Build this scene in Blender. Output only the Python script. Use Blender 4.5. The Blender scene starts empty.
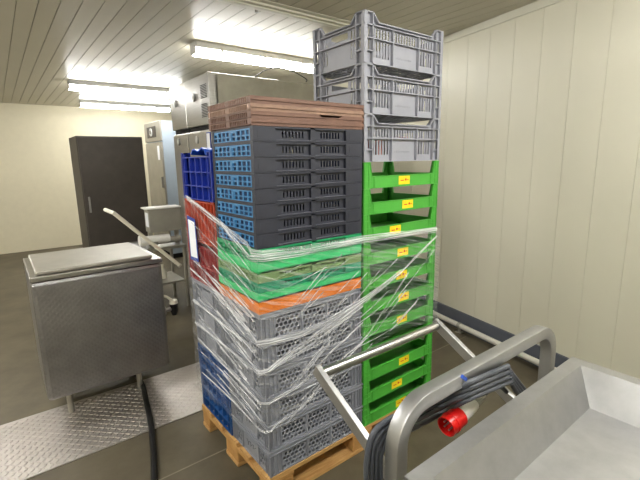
import bpy, math, random
from mathutils import Vector, Matrix
random.seed(7)
S = bpy.context.scene
COL = S.collection
PI = math.pi

# ------------------------------------------------------------------ camera
CP = Vector((-0.82544401, -1.49427928, 1.61694611))
R_ = Vector((0.78905943, -0.61408465, -0.01688971))
U_ = Vector((0.13049872, 0.14068977, 0.98141555))
F_ = Vector((0.60029601, 0.77659927, -0.19114985))
FOC = 412.92
cam = bpy.data.cameras.new('camera')
camo = bpy.data.objects.new('camera', cam)
COL.objects.link(camo)
M = Matrix((R_, U_, -F_)).transposed().to_4x4()
M.translation = CP
camo.matrix_world = M
cam.sensor_width = 36
cam.lens = FOC / 640 * 36
cam.clip_start = 0.05
S.camera = camo


def ray(x, y):
    return F_ + R_ * ((x - 320) / FOC) - U_ * ((y - 240) / FOC)


def onx(x, y, X):
    d = ray(x, y)
    return CP + d * ((X - CP.x) / d.x)


def ony(x, y, Y):
    d = ray(x, y)
    return CP + d * ((Y - CP.y) / d.y)


def onz(x, y, Z):
    d = ray(x, y)
    return CP + d * ((Z - CP.z) / d.z)


# ------------------------------------------------------------------ materials
def lin(c):
    return tuple(((v / 255) / 12.92 if v / 255 <= 0.04045 else ((v / 255 + 0.055) / 1.055) ** 2.4) for v in c) + (1,)


def mat(name, col, rough=0.5, metal=0.0, vary=0.12, scale=9.0, bump=0.0, bscale=60.0, col2=None, spec=0.5, stretch=None):
    m = bpy.data.materials.new(name)
    m.use_nodes = True
    nt = m.node_tree
    b = nt.nodes['Principled BSDF']
    b.inputs['Roughness'].default_value = rough
    b.inputs['Metallic'].default_value = metal
    b.inputs['Specular IOR Level'].default_value = spec
    tc = nt.nodes.new('ShaderNodeTexCoord')
    mp = nt.nodes.new('ShaderNodeMapping')
    nt.links.new(tc.outputs['Object'], mp.inputs['Vector'])
    if stretch:
        mp.inputs['Scale'].default_value = stretch
    n = nt.nodes.new('ShaderNodeTexNoise')
    n.inputs['Scale'].default_value = scale
    n.inputs['Detail'].default_value = 6
    n.inputs['Roughness'].default_value = 0.65
    nt.links.new(mp.outputs[0], n.inputs['Vector'])
    r = nt.nodes.new('ShaderNodeValToRGB')
    r.color_ramp.elements[0].position = 0.3
    r.color_ramp.elements[1].position = 0.7
    c = lin(col)
    if col2 is None:
        r.color_ramp.elements[0].color = tuple(v * (1 - vary) for v in c[:3]) + (1,)
        r.color_ramp.elements[1].color = tuple(min(1, v * (1 + vary)) for v in c[:3]) + (1,)
    else:
        r.color_ramp.elements[0].color = c
        r.color_ramp.elements[1].color = lin(col2)
    nt.links.new(n.outputs['Fac'], r.inputs['Fac'])
    nt.links.new(r.outputs['Color'], b.inputs['Base Color'])
    if bump:
        n2 = nt.nodes.new('ShaderNodeTexNoise')
        n2.inputs['Scale'].default_value = bscale
        n2.inputs['Detail'].default_value = 4
        nt.links.new(mp.outputs[0], n2.inputs['Vector'])
        bp = nt.nodes.new('ShaderNodeBump')
        bp.inputs['Strength'].default_value = bump
        bp.inputs['Distance'].default_value = 0.003
        nt.links.new(n2.outputs['Fac'], bp.inputs['Height'])
        nt.links.new(bp.outputs[0], b.inputs['Normal'])
    return m


MT = {
    'grey': mat('grey plastic', (138, 141, 150), .45, vary=.08),
    'lgrey': mat('pale grey plastic', (148, 149, 157), .5, vary=.06),
    'orange': mat('orange plastic', (216, 116, 8), .45, vary=.08),
    'bgreen': mat('bright green plastic', (52, 190, 112), .45),
    'tgreen': mat('teal green plastic', (22, 138, 98), .5),
    'ogreen': mat('olive green plastic', (112, 140, 88), .55),
    'dgreen': mat('green folding plastic', (22, 148, 92), .45),
    'lime': mat('lime green plastic', (74, 166, 58), .5, vary=.07),
    'dark': mat('anthracite plastic', (44, 46, 57), .55, vary=.2, scale=14),
    'darkedge': mat('worn anthracite edge', (92, 94, 106), .6, vary=.2, scale=30),
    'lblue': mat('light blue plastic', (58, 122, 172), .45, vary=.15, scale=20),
    'blueshade': mat('shaded inner blue plastic', (26, 62, 112), .5),  # darkened blue: shade inside the end windows put into the colour
    'blue': mat('mid blue plastic', (30, 78, 140), .45),
    'dblue': mat('deep blue plastic', (28, 50, 152), .4),
    'red': mat('red plastic', (150, 34, 36), .5),
    'orred': mat('orange red plastic', (178, 62, 28), .5),
    'brown': mat('brown plastic', (114, 83, 68), .6, vary=.15, scale=20),
    'brown2': mat('faded brown plastic', (140, 110, 91), .6, vary=.2, scale=25),
    'wood': mat('pallet wood', (176, 128, 72), .75, col2=(214, 172, 110), scale=6, bump=.4, stretch=(1.2, 14, 14)),
    'wooddark': mat('pallet block wood', (170, 122, 66), .8, col2=(206, 160, 98), scale=10, bump=.4),
    'floor': mat('floor screed', (78, 71, 57), .5, col2=(106, 98, 80), scale=2.2, bump=.15, bscale=40, spec=.35),
    'ceil': mat('ceiling planks', (190, 184, 166), .4, vary=.03, scale=2),
    'trimw': mat('white trim', (205, 202, 186), .45, vary=.03),
    'wall': mat('wall panels', (212, 208, 190), .42, vary=.025, scale=1.5),
    'plinth': mat('dark grey plinth', (84, 88, 98), .6, vary=.08),
    'rail': mat('white bumper rail', (206, 202, 192), .4, vary=.06),
    'steel': mat('brushed stainless steel', (176, 174, 170), .32, metal=1, vary=.08, scale=8, stretch=(1, 1, 12)),
    'steeld': mat('dull stainless steel', (168, 164, 154), .42, metal=.65, vary=.1, scale=5),
    'steelp': mat('ground stainless tube', (178, 178, 178), .42, metal=.9, vary=.08, scale=14),
    'steelr': mat('polished steel tube', (205, 205, 208), .28, metal=1, vary=.04),
    'plate': mat('floor plate aluminium', (186, 180, 174), .42, metal=.75, vary=.1, scale=5),
    'black': mat('black rubber', (18, 18, 20), .45, spec=.3),
    'blackh': mat('dark gap', (14, 14, 15), .8),
    'cable': mat('dark grey cable', (74, 78, 86), .45),
    'white': mat('white plastic', (232, 230, 224), .35, vary=.03),
    'paper': mat('white paper', (240, 242, 246), .7, vary=.02),
    'pblue': mat('blue print', (36, 60, 150), .6),
    'plugred': mat('plug red', (206, 22, 20), .3, vary=.05),
    'yellow': mat('yellow label', (246, 214, 26), .5, vary=.03),
    'redprint': mat('red print', (206, 52, 26), .6),
    'darkcab': mat('dark brown steel', (74, 68, 62), .5, metal=.3),
    'paleblue': mat('pale blue grey panel', (176, 190, 204), .4, metal=.2, vary=.04),
    'glass': mat('gauge face', (214, 216, 214), .2),
    'lamp_house': mat('lamp housing', (190, 190, 186), .5, vary=.03),
    'offwhite': mat('off white lever', (226, 222, 206), .4, vary=.05),
    'ink': mat('dark ink', (52, 54, 62), .6),
    'beige': mat('cream wall', (206, 198, 172), .6, vary=.03),
}


def emis(name, col, st):
    m = bpy.data.materials.new(name)
    m.use_nodes = True
    nt = m.node_tree
    nt.nodes.remove(nt.nodes['Principled BSDF'])
    e = nt.nodes.new('ShaderNodeEmission')
    e.inputs['Color'].default_value = lin(col)
    e.inputs['Strength'].default_value = st
    nt.links.new(e.outputs[0], nt.nodes['Material Output'].inputs[0])
    return m


MT['tube'] = emis('lit diffuser', (255, 254, 250), 27)

MT['tube2'] = emis('bright lit diffuser', (255, 254, 250), 42)


def quilt():
    m = mat('quilted stainless', (150, 148, 148), .34, metal=.85, vary=.15, scale=6)
    nt = m.node_tree
    tc = nt.nodes.new('ShaderNodeTexCoord')
    hs = []
    for s in (1, -1):
        mp = nt.nodes.new('ShaderNodeMapping')
        mp.inputs['Rotation'].default_value = (0, s * PI / 4, 0)
        nt.links.new(tc.outputs['Object'], mp.inputs['Vector'])
        w = nt.nodes.new('ShaderNodeTexWave')
        w.inputs['Scale'].default_value = 13
        w.bands_direction = 'X'
        nt.links.new(mp.outputs[0], w.inputs['Vector'])
        hs.append(w)
    ad = nt.nodes.new('ShaderNodeMath')
    ad.operation = 'MAXIMUM'
    nt.links.new(hs[0].outputs['Fac'], ad.inputs[0])
    nt.links.new(hs[1].outputs['Fac'], ad.inputs[1])
    bp = nt.nodes.new('ShaderNodeBump')
    bp.inputs['Strength'].default_value = .25
    bp.inputs['Distance'].default_value = .006
    nt.links.new(ad.outputs[0], bp.inputs['Height'])
    nt.links.new(bp.outputs[0], nt.nodes['Principled BSDF'].inputs['Normal'])
    return m


MT['quilt'] = quilt()


def film_mat(name, lo, hi, sx, sy, p0=.42, p1=.72):
    """clear stretch film: mostly see-through, milky where it is creased"""
    m = bpy.data.materials.new(name)
    m.use_nodes = True
    nt = m.node_tree
    b = nt.nodes['Principled BSDF']
    b.inputs['Base Color'].default_value = (.95, .96, .98, 1)
    b.inputs['Roughness'].default_value = .22
    b.inputs['Specular IOR Level'].default_value = .8
    uv = nt.nodes.new('ShaderNodeTexCoord')
    mp = nt.nodes.new('ShaderNodeMapping')
    mp.inputs['Scale'].default_value = (sx, sy, 1)
    nt.links.new(uv.outputs['UV'], mp.inputs['Vector'])
    n = nt.nodes.new('ShaderNodeTexNoise')
    n.inputs['Scale'].default_value = 1
    n.inputs['Detail'].default_value = 5
    n.inputs['Roughness'].default_value = .6
    n.inputs['Distortion'].default_value = .3
    nt.links.new(mp.outputs[0], n.inputs['Vector'])
    mr = nt.nodes.new('ShaderNodeMapRange')
    mr.inputs['From Min'].default_value = p0
    mr.inputs['From Max'].default_value = p1
    mr.inputs['To Min'].default_value = lo
    mr.inputs['To Max'].default_value = hi
    nt.links.new(n.outputs['Fac'], mr.inputs['Value'])
    bp = nt.nodes.new('ShaderNodeBump')
    bp.inputs['Strength'].default_value = .6
    bp.inputs['Distance'].default_value = .01
    nt.links.new(n.outputs['Fac'], bp.inputs['Height'])
    nt.links.new(bp.outputs[0], b.inputs['Normal'])
    t = nt.nodes.new('ShaderNodeBsdfTransparent')
    mx = nt.nodes.new('ShaderNodeMixShader')
    nt.links.new(mr.outputs[0], mx.inputs[0])
    nt.links.new(t.outputs[0], mx.inputs[1])
    nt.links.new(b.outputs[0], mx.inputs[2])
    nt.links.new(mx.outputs[0], nt.nodes['Material Output'].inputs[0])
    return m


MT['film'] = film_mat('clear stretch film', .02, .42, 2.2, 70, .47, .8)
MT['rope'] = film_mat('gathered stretch film', .1, .85, 3, 18, .42, .68)
MT['crease'] = film_mat('film crease', .1, .6, 6, 12, .4, .65)


# ------------------------------------------------------------------ mesh builder
class MB:
    def __init__(s):
        s.v = []
        s.f = []
        s.uv = None

    def quad(s, *p):
        n = len(s.v)
        s.v += [tuple(q) for q in p]
        s.f.append(tuple(range(n, n + len(p))))

    def box(s, x0, x1, y0, y1, z0, z1):
        n = len(s.v)
        s.v += [(x0, y0, z0), (x1, y0, z0), (x1, y1, z0), (x0, y1, z0), (x0, y0, z1), (x1, y0, z1), (x1, y1, z1), (x0, y1, z1)]
        s.f += [tuple(n + i for i in q) for q in ((0, 3, 2, 1), (4, 5, 6, 7), (0, 1, 5, 4), (1, 2, 6, 5), (2, 3, 7, 6), (3, 0, 4, 7))]

    def hexa(s, a, b):
        """prism between two equal loops (lists of points), caps included"""
        n = len(s.v)
        k = len(a)
        s.v += [tuple(p) for p in a] + [tuple(p) for p in b]
        s.f.append(tuple(range(n + k - 1, n - 1, -1)))
        s.f.append(tuple(range(n + k, n + 2 * k)))
        for i in range(k):
            j = (i + 1) % k
            s.f.append((n + i, n + j, n + k + j, n + k + i))

    def tube(s, pts, r, seg=12, cap=True, prof=None):
        """round (or given profile) tube along points"""
        pts = [Vector(p) for p in pts]
        rings = []
        up = None
        for i, p in enumerate(pts):
            if i == 0: d = pts[1] - p
            elif i == len(pts) - 1: d = p - pts[i - 1]
            else: d = (pts[i + 1] - p).normalized() + (p - pts[i - 1]).normalized()
            d.normalize()
            if up is None:
                up = Vector((0, 0, 1)) if abs(d.z) < .9 else Vector((0, 1, 0))
            sd = d.cross(up)
            if sd.length < 1e-4: sd = d.cross(Vector((1, 0, 0)))
            sd.normalize()
            up = sd.cross(d).normalized()
            rr = r[i] if isinstance(r, (list, tuple)) else r
            n0 = len(s.v)
            if prof:
                for a, b in prof: s.v.append(tuple(p + sd * a + up * b))
                rings.append((n0, len(prof)))
            else:
                for k in range(seg):
                    t = 2 * PI * k / seg
                    s.v.append(tuple(p + sd * (math.cos(t) * rr) + up * (math.sin(t) * rr)))
                rings.append((n0, seg))
        for (a, k), (b, _) in zip(rings, rings[1:]):
            for i in range(k):
                j = (i + 1) % k
                s.f.append((a + i, a + j, b + j, b + i))
        if cap:
            a, k = rings[0]
            s.f.append(tuple(a + i for i in range(k - 1, -1, -1)))
            a, k = rings[-1]
            s.f.append(tuple(a + i for i in range(k)))

    def cyl(s, p0, p1, r0, r1=None, seg=20):
        s.tube([p0, p1], [r0, r0 if r1 is None else r1], seg)

    # ---- faces of a box-shaped crate
    @staticmethod
    def frame(face, L, W):
        return {'front': (Vector((0, 0, 0)), Vector((1, 0, 0)), Vector((0, -1, 0)), L),
                'right': (Vector((L + .0004, .0004, 0)), Vector((0, 1, 0)), Vector((1, 0, 0)), W - .0008),
                'back': (Vector((L, W, 0)), Vector((-1, 0, 0)), Vector((0, 1, 0)), L),
                'left': (Vector((-.0004, W - .0004, 0)), Vector((0, -1, 0)), Vector((-1, 0, 0)), W - .0008)}[face]

    def fbox(s, fr, a0, a1, z0, z1, o0, o1):
        P, A, N, _ = fr
        pts = []
        for z in (z0, z1):
            for a, o in ((a0, o0), (a1, o0), (a1, o1), (a0, o1)):
                pts.append(tuple(P + A * a + N * o + Vector((0, 0, z))))
        n = len(s.v)
        s.v += pts
        s.f += [tuple(n + i for i in q) for q in ((0, 1, 2, 3), (4, 7, 6, 5), (0, 4, 5, 1), (1, 5, 6, 2), (2, 6, 7, 3), (3, 7, 4, 0))]

    def fprism(s, fr, poly, o0, o1):
        """polygon of (a, z) in the plane of a crate face, given depth"""
        P, A, N, _ = fr
        s.hexa([P + A * a + N * o0 + Vector((0, 0, z)) for a, z in poly], [P + A * a + N * o1 + Vector((0, 0, z)) for a, z in poly])

    def fpanel(s, fr, a0, a1, z0, z1, o0, o1, holes):
        """sheet with real rectangular holes (a0,a1,z0,z1)"""
        P, A, N, _ = fr
        xs = sorted({a0, a1} | {h[0] for h in holes} | {h[1] for h in holes})
        zs = sorted({z0, z1} | {h[2] for h in holes} | {h[3] for h in holes})
        xs = [x for x in xs if a0 <= x <= a1]
        zs = [z for z in zs if z0 <= z <= z1]

        def solid(i, j):
            if i < 0 or j < 0 or i >= len(xs) - 1 or j >= len(zs) - 1: return False
            cx = (xs[i] + xs[i + 1]) / 2
            cz = (zs[j] + zs[j + 1]) / 2
            return not any(h[0] < cx < h[1] and h[2] < cz < h[3] for h in holes)
        def pt(a, z, o): return P + A * a + N * o + Vector((0, 0, z))
        for i in range(len(xs) - 1):
            for j in range(len(zs) - 1):
                if not solid(i, j): continue
                x, X, z, Z = xs[i], xs[i + 1], zs[j], zs[j + 1]
                s.quad(pt(x, z, o1), pt(X, z, o1), pt(X, Z, o1), pt(x, Z, o1))
                s.quad(pt(x, Z, o0), pt(X, Z, o0), pt(X, z, o0), pt(x, z, o0))
                if not solid(i - 1, j): s.quad(pt(x, z, o0), pt(x, z, o1), pt(x, Z, o1), pt(x, Z, o0))
                if not solid(i + 1, j): s.quad(pt(X, z, o1), pt(X, z, o0), pt(X, Z, o0), pt(X, Z, o1))
                if not solid(i, j - 1): s.quad(pt(x, z, o0), pt(X, z, o0), pt(X, z, o1), pt(x, z, o1))
                if not solid(i, j + 1): s.quad(pt(x, Z, o1), pt(X, Z, o1), pt(X, Z, o0), pt(x, Z, o0))

    def fhex(s, fr, a0, a1, z0, z1, o0, o1, nx, nz):
        """staggered lozenge-hole mesh"""
        P, A, N, _ = fr
        w = (a1 - a0) / nx
        h = (z1 - z0) / nz
        def pt(a, z, o): return P + A * a + N * o + Vector((0, 0, z))
        for j in range(nz):
            odd = j % 2
            n = nx - odd
            st = a0 + (w / 2 if odd else 0)
            za, zb = z0 + j * h, z0 + (j + 1) * h
            if odd:
                s.fbox(fr, a0, a0 + w / 2, za, zb, o0, o1)
                s.fbox(fr, a1 - w / 2, a1, za, zb, o0, o1)
            for i in range(n):
                x, X = st + i * w, st + (i + 1) * w
                cx = (x + X) / 2
                cz = (za + zb) / 2
                rx, rz = w * .40, h * .47
                hx = [(cx, cz - rz), (cx + rx, cz - rz * .45), (cx + rx, cz + rz * .45), (cx, cz + rz), (cx - rx, cz + rz * .45), (cx - rx, cz - rz * .45)]
                co = [(x, za), (X, za), (X, zb), (x, zb)]
                faces = [(co[0], co[1], hx[0]), (co[1], hx[1], hx[0]), (co[1], co[2], hx[2], hx[1]), (co[2], hx[3], hx[2]), (co[2], co[3], hx[3]),
                         (co[3], hx[4], hx[3]), (co[3], co[0], hx[5], hx[4]), (co[0], hx[0], hx[5])]
                for fc in faces:
                    s.quad(*[pt(a, z, o1) for a, z in fc])
                    s.quad(*[pt(a, z, o0) for a, z in reversed(fc)])
                for k in range(6):
                    p, q = hx[k], hx[(k + 1) % 6]
                    s.quad(pt(*p, o0), pt(*p, o1), pt(*q, o1), pt(*q, o0))

    def build(s, name, m, parent=None, loc=None, smooth=False, bevel=0):
        me = bpy.data.meshes.new(name)
        me.from_pydata(s.v, [], s.f)
        me.update()
        if s.uv:
            l = me.uv_layers.new(name='UVMap')
            for lp in me.loops: l.data[lp.index].uv = s.uv[lp.vertex_index]
        o = bpy.data.objects.new(name, me)
        me.materials.append(MT[m] if isinstance(m, str) else m)
        COL.objects.link(o)
        if smooth:
            for p in me.polygons: p.use_smooth = True
            sm = o.modifiers.new('ws', 'EDGE_SPLIT')
            sm.split_angle = math.radians(34)
        if bevel:
            b = o.modifiers.new('bevel', 'BEVEL')
            b.width = bevel
            b.segments = 2
            b.limit_method = 'ANGLE'
        if parent: o.parent = parent
        if loc: o.location = loc
        return o


def thing(name, label, cat, loc=(0, 0, 0), rz=0, group=None):
    o = bpy.data.objects.new(name, None)
    COL.objects.link(o)
    o.location = loc
    o.rotation_euler = (0, 0, rz)
    o.empty_display_size = .05
    tag(o, label, cat, group)
    return o


def tag(o, label, cat, group=None):
    o['label'] = label
    o['category'] = cat
    if group: o['group'] = group
    return o


def struct(o):
    o['kind'] = 'structure'
    return o


KIDS = {}


def dup(root, loc, label, rz=None, group=None):
    r = root.copy()
    COL.objects.link(r)
    r.location = loc
    if rz is not None: r.rotation_euler = (0, 0, rz)
    r['label'] = label
    if group: r['group'] = group
    for ch in list(root.children):
        c = ch.copy()
        COL.objects.link(c)
        c.parent = r
        for g in list(ch.children):
            d = g.copy()
            COL.objects.link(d)
            d.parent = c
    return r


SIDES = ('front', 'right', 'back', 'left')
PN = {'front': 'side_wall', 'back': 'side_wall', 'left': 'end_wall', 'right': 'end_wall'}
G = .0015
CL, CW = .597, .397


# ------------------------------------------------------------------ setting
ZC = 2.7
XR, XL, YN, YF = 4.4, -3.2, -3.6, 8.0
WO = Vector((2.585, .99, 0))      # a point on the right wall, which runs 12 degrees off the room axis
WR = math.radians(-12)
WD = Vector((math.sin(-WR), math.cos(WR), 0))
b = MB(); b.box(XL - .2, XR + .2, YN - .2, YF + .2, -.12, 0)
struct(b.build('floor', 'floor'))
b = MB()
x = XL
PW = .12
while x < XR:
    X = min(x + PW, XR)
    b.box(x + .0025, X - .0025, YN, YF, ZC, ZC + .03)
    x += PW
b.box(XL - .1, XR + .1, YN - .1, YF + .1, ZC + .012, ZC + .1)
struct(b.build('ceiling', 'ceil'))
def walled(b, name, m):
    o = struct(b.build(name, m, loc=tuple(WO)))
    o.rotation_euler = (0, 0, WR)
    return o


b = MB()
y = -4.75
while y < 7.2:
    b.box(0, .03, y + .0012, y + .235 - .0012, 0.0, ZC)
    y += .235
b.box(.006, .12, -4.8, 7.3, 0, ZC)
walled(b, 'wall_right', 'wall')
b = MB(); b.box(XL - .1, XR, YF, YF + .12, 0, ZC)
struct(b.build('wall_back', 'beige'))
b = MB(); b.box(XL - .12, XL, YN, YF, 0, ZC)
struct(b.build('wall_left', 'wall'))
b = MB(); b.box(XL - .1, XR, YN - .12, YN, 0, ZC)
struct(b.build('wall_front', 'wall'))
b = MB(); b.box(-.012, -.0005, -4.6, 7.1, ZC - .06, ZC - .001)
walled(b, 'trim_1', 'trimw')
# long trim profile across the ceiling
b = MB()
xe = 2.60
b.box(XL, xe, 1.21, 1.32, ZC - .022, ZC - .001)
b.box(XL, xe, 1.24, 1.29, ZC - .034, ZC - .022)
b.box(XL, xe, 1.165, 1.21, ZC - .008, ZC - .001)
struct(b.build('trim_2', 'trimw', bevel=.004))
# dark plinth along the right wall
b = MB(); b.box(-.02, -.0005, -4.5, 7.0, .001, .172)
walled(b, 'baseboard_right', 'plinth')
# floor joint
b = MB(); b.box(XL, 2.4, .50, .508, .0002, .0012)
struct(b.build('trim_3', mat('joint filler', (128, 120, 102), .7)))

# bumper rail along the plinth
RO = WO + Vector((-math.cos(WR), math.sin(-WR), 0)) * .075 + Vector((0, 0, .07))
dd = WD
p0, p1 = RO, RO - WD
rr = thing('bumper_rail', 'long white round bumper rail low along the right wall by the dark plinth', 'rail', (0, 0, 0))
A0, A1 = p0 - dd * 3.2, p0 + dd * 1.9
b = MB(); b.tube([A0, A1], .024, 14); b.build('pipe', 'rail', rr, smooth=True)
t = p0 - dd * .42
for q in (t - dd * 2.2, t - dd * 1.1, t, t + dd * 1.1):
    b = MB()
    b.box(q.x - .022, q.x + .022, q.y - .03, q.y + .03, .001, .012)
    b.cyl((q.x, q.y, .01), (q.x, q.y, .05), .012, seg=10)
    b.tube([q - dd * .016, q + dd * .016], .0265, 14)
    b.build('bracket', 'steeld', rr)

# diamond plate
dp = MB()
PX0, PX1, PY0, PY1 = -1.9, 2.2, .949, 1.60
dp.box(PX0, PX1, PY0, PY1, .0005, .006)
i = 0
xx = PX0 + .02
while xx < PX1 - .02:
    j = 0
    yy = PY0 + .02
    while yy < PY1 - .02:
        if xx < 1.3:
            s_ = 1 if (i + j) % 2 else -1
            c, s2 = math.cos(s_ * PI / 4), math.sin(s_ * PI / 4)
            lx, wx = .017, .0048
            P = [(xx + c * lx, yy + s2 * lx), (xx - s2 * wx, yy + c * wx), (xx - c * lx, yy - s2 * lx), (xx + s2 * wx, yy - c * wx)]
            n = len(dp.v)
            dp.v += [(a, b_, .006) for a, b_ in P] + [(xx + (a - xx) * .6, yy + (b_ - yy) * .6, .0095) for a, b_ in P]
            dp.f += [(n + 4, n + 5, n + 6, n + 7)] + [(n + k, n + (k + 1) % 4, n + 4 + (k + 1) % 4, n + 4 + k) for k in range(4)]
        yy += .028; j += 1
    xx += .028; i += 1
tag(dp.build('diamond_plate', 'plate'), 'grey metal tread plate strip laid across the floor behind the pallet', 'floor plate')


# ------------------------------------------------------------------ lamps
def lamp(x0, x1, y, label, tube='tube'):
    t = thing('ceiling_light', label, 'ceiling light', ((x0 + x1) / 2, y, ZC), group='tube lights on the ceiling')
    h = (x1 - x0) / 2
    m = MB()
    m.box(-h, h, -.072, .072, -.055, -.001)
    m.box(-h - .008, -h, -.06, .06, -.112, -.004); m.box(h, h + .008, -.06, .06, -.112, -.004)
    m.build('housing', 'lamp_house', t, bevel=.006)
    m = MB()
    pr = [(-.05, -.056), (-.05, -.09), (-.034, -.118), (.034, -.118), (.05, -.09), (.05, -.056)]
    m.hexa([(-h + .001, a, z) for a, z in pr], [(h - .001, a, z) for a, z in pr])
    m.build('diffuser', tube, t)
    for k in range(3):
        xx = -h + .25 + k * (h - .25)
        for sgn in (-1, 1):
            m = MB(); m.box(xx - .012, xx + .012, sgn * .075 - .0025, sgn * .075 + .0025, -.075, -.03)
            m.build('clip', 'steel', t)
    return t


lamp(.77, 2.2, 2.43, 'lit tube light on the ceiling above the steel cabinets, nearest one')
lamp(.1, 1.6, 5.08, 'lit tube light further back on the ceiling, second from the front')
lamp(.5, 2.02, 6.95, 'lit tube light near the far wall, deepest in the room')
lamp(.2, 1.7, -1.5, 'lit tube light on the ceiling in the foreground of the room', 'tube2')
lamp(-2.5, -1.0, 1.6, 'lit tube light over the steel vat side of the room', 'tube2')
lamp(-2.5, -1.0, -1.3, 'added unseen tube light in the near left part of the room', 'tube2')  # out of view, put in to raise the overall light level
lamp(-2.7, -1.2, 4.3, 'added unseen tube light along the left side of the room, deeper in', 'tube2')  # extra lamp beyond the left edge of view, added for brightness
b = MB(); b.cyl((.84, 1.37, ZC - .001), (.84, 1.37, ZC - .02), .014, seg=10)
tag(b.build('ceiling_bolt', 'steeld'), 'small dark bolt head in the ceiling planks beside the long trim', 'bolt')


# ------------------------------------------------------------------ pallet
pal = thing('wooden_pallet', 'wooden pallet carrying all the stacked crates', 'pallet', (0, 0, 0))
PLW = dict(x0=0, x1=1.215, y0=0, y1=.8)
for y0, w in ((0, .145), (.1925, .1), (.3275, .145), (.5075, .1), (.655, .145)):
    m = MB(); m.box(0, 1.215, y0, y0 + w, .122, .1435); m.build('top_board', 'wood', pal, bevel=.002)
for x0 in (0, .535, 1.07):
    m = MB(); m.box(x0, x0 + .145, 0, .8, .1, .1215); m.build('cross_board', 'wooddark', pal, bevel=.002)
for y0, w in ((0, .1), (.3275, .145), (.7, .1)):
    m = MB(); m.box(0, 1.215, y0, y0 + w, .0005, .022); m.build('bottom_board', 'wood', pal, bevel=.002)
    for x0 in (0, .535, 1.07):
        m = MB(); m.box(x0 + .002, x0 + .143, y0 + .001, y0 + w - .001, .0225, .0998); m.build('block', 'wooddark', pal, bevel=.008)


# ------------------------------------------------------------------ crate types
def grey_crate(name, label, mtl, cat='crate', H=.1355, logo=True, group=None, mesh_long=True):
    t = thing(name, label, cat, group=group)
    body = MB()
    body.box(.013, CL - .013, .013, CW - .013, 0.001, .005)
    for fc in SIDES:
        fr = MB.frame(fc, CL, CW)
        n = fr[3]
        # rim lip: two steps
        body.fbox(fr, 0, n, H - .007, H, -.016, .001)
        body.fbox(fr, .004, n - .004, H - .022, H - .006, -.016, -.006)
        body.fbox(fr, 0.001, n - .001, H - .027, H - .021, -.016, -.001)
        body.fbox(fr, .004, n - .004, 0, .008, -.016, -.006)
        # corner ribs
        c = .075 if n > .5 else .045
        for a0, a1 in ((.004, c), (n - c, n - .004)):
            body.fbox(fr, a0, a1, .004, H - .02, -.015, -.011)
            k = 3 if n > .5 else 2
            for i in range(k + 1):
                a = a0 + (a1 - a0 - .004) * i / k
                body.fbox(fr, a, a + .004, .002, H - .022, -.0135, -.003)
    body.build('body', mtl, t)
    for fc in SIDES:
        fr = MB.frame(fc, CL, CW)
        n = fr[3]
        m = MB()
        zt = H - .022
        if n > .5:
            a0, a1 = .075, n - .075
            w = (a1 - a0 - .016) / 3
            for i in range(3):
                x0 = a0 + i * (w + .008)
                if i == 1:
                    m.fhex(fr, x0, x0 + w, .008, zt - .022, -.015, -.0115, 6, 4)
                    m.fpanel(fr, x0, x0 + w, zt - .022, zt, -.015, -.0115, [(x0 + .015, x0 + w - .015, zt - .018, zt - .004)])
                else:
                    m.fhex(fr, x0, x0 + w, .008, zt, -.015, -.0115, 6, 5)
                if i < 2: m.fbox(fr, x0 + w, x0 + w + .008, .006, zt, -.015, -.003)
        else:
            a0, a1 = .045, n - .045
            m.fhex(fr, a0, a0 + .07, .02, zt - .01, -.015, -.0115, 3, 4)
            m.fhex(fr, a1 - .07, a1, .02, zt - .01, -.015, -.0115, 3, 4)
            for p, q in ((a0, a0 + .07), (a1 - .07, a1)):
                m.fbox(fr, p, q, .006, .02, -.015, -.0115); m.fbox(fr, p, q, zt - .01, zt, -.015, -.0115)
            m.fpanel(fr, a0 + .07, a1 - .07, .006, zt, -.015, -.010, [(a0 + .1, a1 - .1, zt - .024, zt - .006)])
            for a in (a0 + .068, a1 - .074): m.fbox(fr, a, a + .006, .004, zt, -.011, -.003)
        pa = m.build(PN[fc], mtl, t)
        if n < .5 and logo:
            g = MB()
            c = n / 2
            # handwritten-looking maker's mark, a looping stroke
            pts = []
            P, A, N, _ = fr
            for i in range(46):
                u = i / 45
                a = c - .045 + .09 * u + .007 * math.sin(u * 21)
                z = H * .42 + (.016 * math.cos(u * 19) * (1 - .45 * u)) + .006 * u
                pts.append(P + A * a + N * (-.0095) + Vector((0, 0, z)))
            g.tube(pts, .0012, 5)
            l = g.build('logo', 'ink', pa); l['label'] = 'dark script logo'
    return t


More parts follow.
